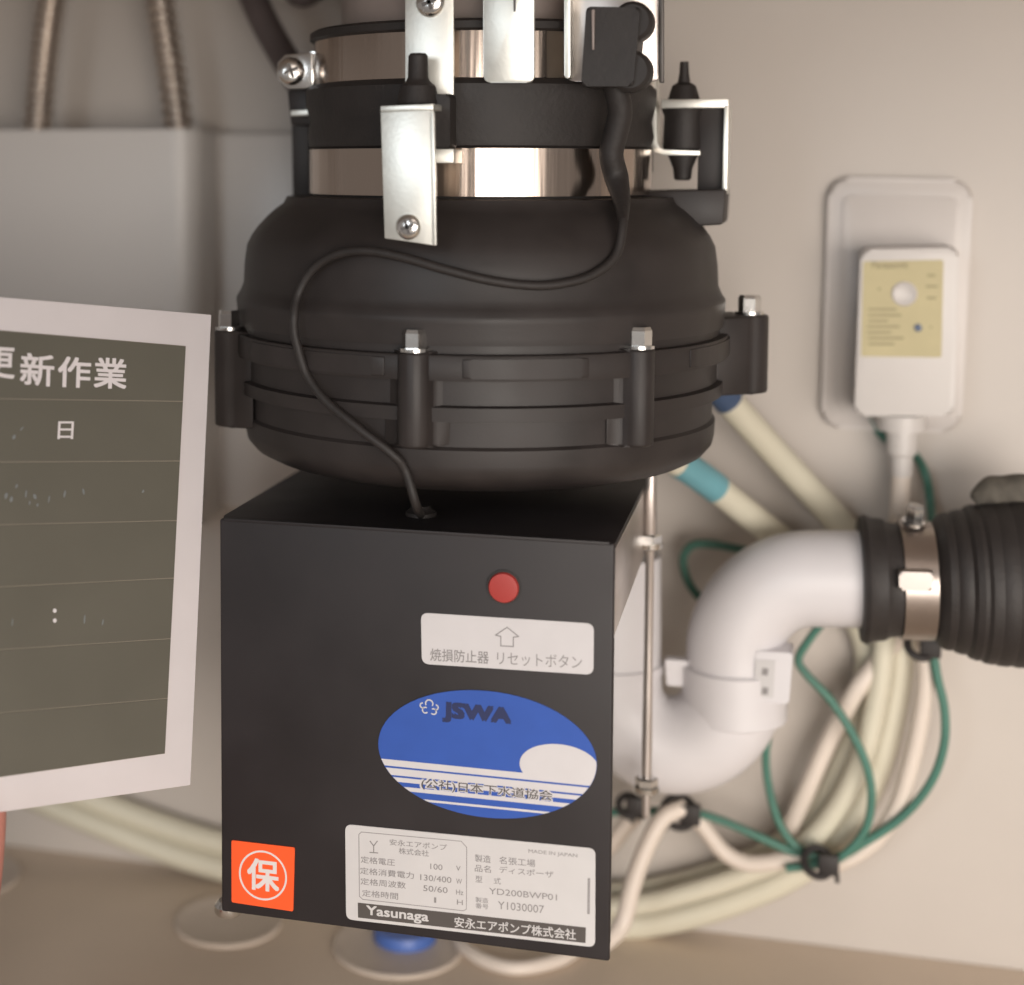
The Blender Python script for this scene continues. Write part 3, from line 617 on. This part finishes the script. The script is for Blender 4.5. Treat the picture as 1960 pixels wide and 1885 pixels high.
def tie(name, x, y, Y, r, label, tail=(10, 10)):
    t = thing(name, P(x, y, Y), label, 'cable tie')
    s = (P(x, y, Y)-CAM).dot(_fwd)/F; c = P(x, y, Y)
    b = new(); path = [c+(_right*math.cos(a)+_fwd*0.6*math.sin(a)+_up*0.8*math.sin(a))*r*s for a in (2*math.pi*k/20 for k in range(21))]
    tube(b, path, 7.5*s, 8); obj('strap', b, 'rubber', t)
    b = new(); q = c+_right*(r*0.6*s)-_fwd*(r*0.5*s)
    box(b, q-V((19*s, 8*s, 20*s)), q+V((19*s, 12*s, 20*s)), 0.0010); obj('head', b, 'rubber', t)
    b = new(); tube(b, curve([q, q+(_right*tail[0]-_up*tail[1]*0.4)*s, q+(_right*tail[0]*1.2-_up*tail[1])*s], 5), 4.5*s, 8); obj('tail', b, 'rubber', t)
    return t
tie('cable_tie', 1204, 1542, 0.195, 20, 'black cable tie between the control box and the steel rod', (-6, 30))
tie('cable_tie', 1300, 1554, 0.190, 30, 'black cable tie on the green wire right of the steel rod', (-40, 30))
tie('cable_tie', 1566, 1650, WALL-0.046, 27, 'black cable tie bundling green wires and cream tubes at the bottom of the loop', (14, 34))
tie('cable_tie', 1762, 1236, WALL-0.046, 25, 'black cable tie below the steel hose clamp', (8, 14))

# braided hoses
def braided(pts, r, lab):
    h = thing('braided_hose', pts[-1], lab, 'hose', 'braided water hoses')
    b = new(); cp = curve(pts, 60); L = len(cp)
    tube(b, cp, lambda t: r*(0.92+0.11*math.sin(t*L*0.5)), 20); obj('braid', b, 'braid', h, angle=80)
    b = new(); d = (pts[1]-pts[0]); spin(b, pts[0], d, [(0, r*1.3), (d.length*0.42, r*1.3), (d.length*0.45, r*1.05)], 24); obj('ferrule', b, 'dark', h)
Yh = 0.205
braided([P(112, -80, Yh), P(101, -20, Yh), P(90, 60, Yh), P(80, 150, Yh), P(72, 250, Yh), P(68, 330, Yh)], 31*0.00026, 'straight braided steel hose dropping behind the cover with a dark ferrule on top')
braided([P(288, -140, Yh), P(298, -60, Yh), P(312, 40, Yh), P(328, 140, Yh), P(343, 250, Yh), P(352, 330, Yh)], 30*0.00026, 'slanted braided steel hose dropping behind the cover near the black rubber hose')
cable('rubber_hose', [P(455, -70, 0.19), P(478, -20, 0.19), P(505, 40, 0.185), P(535, 95, 0.18), P(575, 160, 0.17), P(620, 220, 0.16)], 30*0.00024, 'dark', 'dark rubber hose slanting behind the upper steel band and its clamp screw', 'hose')
cable('drain_stub', [P(548, -30, 0.18), P(575, -8, 0.18), P(602, -20, 0.18), P(620, -60, 0.18)], 22*0.00026, 'dark', 'dark pipe end hanging beside the sloping rubber hose', 'pipe')

# ------------------------------------------------------------------ floor caps
def cap(x, y, r, h, label, m='disc', name='floor_cap', group=None):
    c = PZ(x, y, FLOOR); b = new(); spin(b, c, UP, [(0, r), (h*0.6, r), (h, r*0.965), (h*0.8, r*0.90), (h*0.62, r*0.3)], 64)
    return tag(obj(name, b, m), label, 'cap', group)
def rad(x, y, hw): return (PZ(x+hw, y, FLOOR)-PZ(x-hw, y, FLOOR)).length/2
cap(437, 1766, rad(437, 1766, 104), 0.0020, 'pale round floor cap under the corner with the orange sticker')
cap(762, 1812, rad(762, 1812, 126), 0.0020, 'pale round floor cap with a blue plug in it, under the rating plate')
c = PZ(775, 1795, FLOOR+0.001); r = rad(775, 1795, 60); b = new(); spin(b, c, UP, [(0, r), (0.004, r), (0.006, r*0.94), (0.0065, r*0.6)], 40); tag(obj('blue_plug', b, 'bluecap'), 'round blue plug set in the floor cap below the rating plate', 'plug')
cap(-60, 1680, rad(0, 1680, 100), 0.0020, 'pale round floor cap cut by the picture beside the hand')

# ------------------------------------------------------------------ chalkboard
TR, BR = PD(405, 602, 0.645), PD(365, 1503, 0.640)
TL0 = PD(0, 568, 0.589)
nb = (TL0-TR).cross(BR-TR).normalized()
if nb.dot(_fwd) > 0: nb = -nb
board = thing('chalkboard', BR, 'small dark green job board with white frame and Japanese writing', 'board')
def bo(x, y, l=0.0): return PP(x, y, TR, nb)+nb*l
ub = (TL0-TR).normalized()
def ext(p, L): return p+ub*L
BL0 = bo(0, 1555); ub2 = (BL0-BR).normalized()
b = new(); prism(b, [TR, ext(TR, 0.22), BR+ub2*0.235, BR], -nb*0.0032, 0.0004); obj('frame', b, 'frame', board, angle=30)
rowy = [(662, 632), (768, 763), (882, 884), (996, 1004), (1106, 1123), (1222, 1243), (1336, 1364), (1442, 1487)]   # y at the right end, y at x = 0
def rx(y): return 355-(y-662)*(40/780)
b = new(); i0, i1 = rowy[0], rowy[-1]
def row_pts(a, c_, l, inset=0.0):
    pr0, pr1 = bo(rx(a[0])-inset, a[0]+inset, l), bo(rx(c_[0])-inset, c_[0]-inset, l)
    e0, e1 = bo(0, a[1]+inset, l), bo(0, c_[1]-inset, l)
    return [pr0, pr0+(e0-pr0)*2.2, pr1+(e1-pr1)*2.2, pr1]
prism(b, row_pts(i0, i1, 0.00005), nb*0.0002); inner = obj('writing_panel', b, 'chalkline', board, smooth=False)
for a, c_ in zip(rowy, rowy[1:]):
    b = new(); prism(b, row_pts(a, c_, 0.0003, 1.1), nb*0.00035); obj('row_strip', b, 'chalk', board, smooth=False)
b = new()
NB = 0.00075
def bt(body, BLp, BRp, TLp, **k): text(b, body, bo(*BLp), bo(*BRp), bo(*TLp), nb, lift=NB, **k)
bt('更', (-36, 722), (26, 725), (-34, 662), bold=0.018)
bt('新', (36, 736), (101, 740), (38, 674), bold=0.018)
bt('作', (108, 740), (171, 743), (110, 681), bold=0.018)
bt('業', (177, 742), (240, 745), (179, 683), bold=0.018)
obj('title_lettering', b, 'frame', board, smooth=False); b = new()
bt('日', (108, 840), (138, 840), (110, 806), bold=0.012)
obj('date_lettering', b, 'frame', board, smooth=False); b = new()
for y in (1168, 1187):
    q = bo(103, y, NB); prism(b, [q+(ub*-math.cos(t)+_up*math.sin(t))*0.0008 for t in (2*math.pi*k/12 for k in range(12))], nb*0.00004)
obj('colon_mark', b, 'frame', board, smooth=False)
b = new()
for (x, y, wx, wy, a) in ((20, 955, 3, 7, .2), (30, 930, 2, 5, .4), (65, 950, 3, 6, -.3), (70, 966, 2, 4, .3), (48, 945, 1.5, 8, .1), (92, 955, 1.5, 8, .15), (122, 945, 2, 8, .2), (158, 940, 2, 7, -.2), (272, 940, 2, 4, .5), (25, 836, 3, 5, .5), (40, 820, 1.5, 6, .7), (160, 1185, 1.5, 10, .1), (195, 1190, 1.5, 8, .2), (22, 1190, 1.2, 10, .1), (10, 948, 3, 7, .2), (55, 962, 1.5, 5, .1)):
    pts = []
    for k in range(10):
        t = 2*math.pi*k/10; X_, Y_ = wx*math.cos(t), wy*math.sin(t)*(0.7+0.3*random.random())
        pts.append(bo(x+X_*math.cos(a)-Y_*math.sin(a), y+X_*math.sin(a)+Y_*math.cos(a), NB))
    b = new(); prism(b, pts, nb*0.00002); obj('glare_smudge', b, 'glare', board, smooth=False)  # bluish glare on the board, coloured in as flat marks

# ------------------------------------------------------------------ hand holding the board
def hand():
    D0 = 0.585; q = lambda x, y, dd=0.0: PD(x+4, y, D0+dd)
    pts = {'wrist': (q(-270, 2330, .01), 25), 'heel': (q(-235, 2120, .012), 30), 'palm': (q(-190, 1960, .014), 31)}
    edges = [('wrist', 'heel'), ('heel', 'palm')]
    fing = dict(index=[(-70, 1800), (-42, 1670), (-30, 1560), (-28, 1470)], middle=[(-150, 1790), (-128, 1650), (-120, 1530), (-118, 1430)],
                ring=[(-228, 1810), (-212, 1680), (-206, 1570), (-204, 1480)], little=[(-300, 1850), (-292, 1745), (-288, 1660), (-286, 1590)])
    for nme, l in fing.items():
        prev = 'palm'
        for k, (x, y) in enumerate(l):
            key = nme+str(k); pts[key] = (q(x, y, (.016, .020, .018, .014)[k]), (11.5, 9.2, 8.2, 6.6)[k]*(0.88 if nme == 'little' else 1)); edges.append((prev, key)); prev = key
    th = [(-90, 1960), (-60, 1830), (-70, 1650), (-95, 1520)]; prev = 'heel'
    for k, (x, y) in enumerate(th):
        pts['thumb'+str(k)] = (q(x, y, (0, -.006, -.0165, -.0135)[k]-0.012*(k > 1)), (14, 11, 10, 8)[k]); edges.append((prev, 'thumb'+str(k))); prev = 'thumb'+str(k)
    names = list(pts); me = bpy.data.meshes.new('hand')
    org = pts['heel'][0]
    me.from_pydata([pts[n][0]-org for n in names], [(names.index(a), names.index(c)) for a, c in edges], [])
    o = bpy.data.objects.new('hand', me); COL.objects.link(o); o.location = org
    m = o.modifiers.new('skin', 'SKIN'); m.use_smooth_shade = True
    for i, n in enumerate(names):
        me.skin_vertices[0].data[i].radius = (pts[n][1]*0.001,)*2
    me.skin_vertices[0].data[0].use_root = True
    s = o.modifiers.new('sub', 'SUBSURF'); s.levels = s.render_levels = 2
    dg = bpy.context.evaluated_depsgraph_get(); dg.update()
    nm = bpy.data.meshes.new_from_object(o.evaluated_get(dg)); o.modifiers.clear(); o.data = nm
    nm.materials.clear(); nm.materials.append(M['skin'])
    for p in nm.polygons: p.use_smooth = True
    tag(o, 'bare hand holding the lower edge of the job board', 'hand')
hand()
bpy.data.objects.remove(_to)
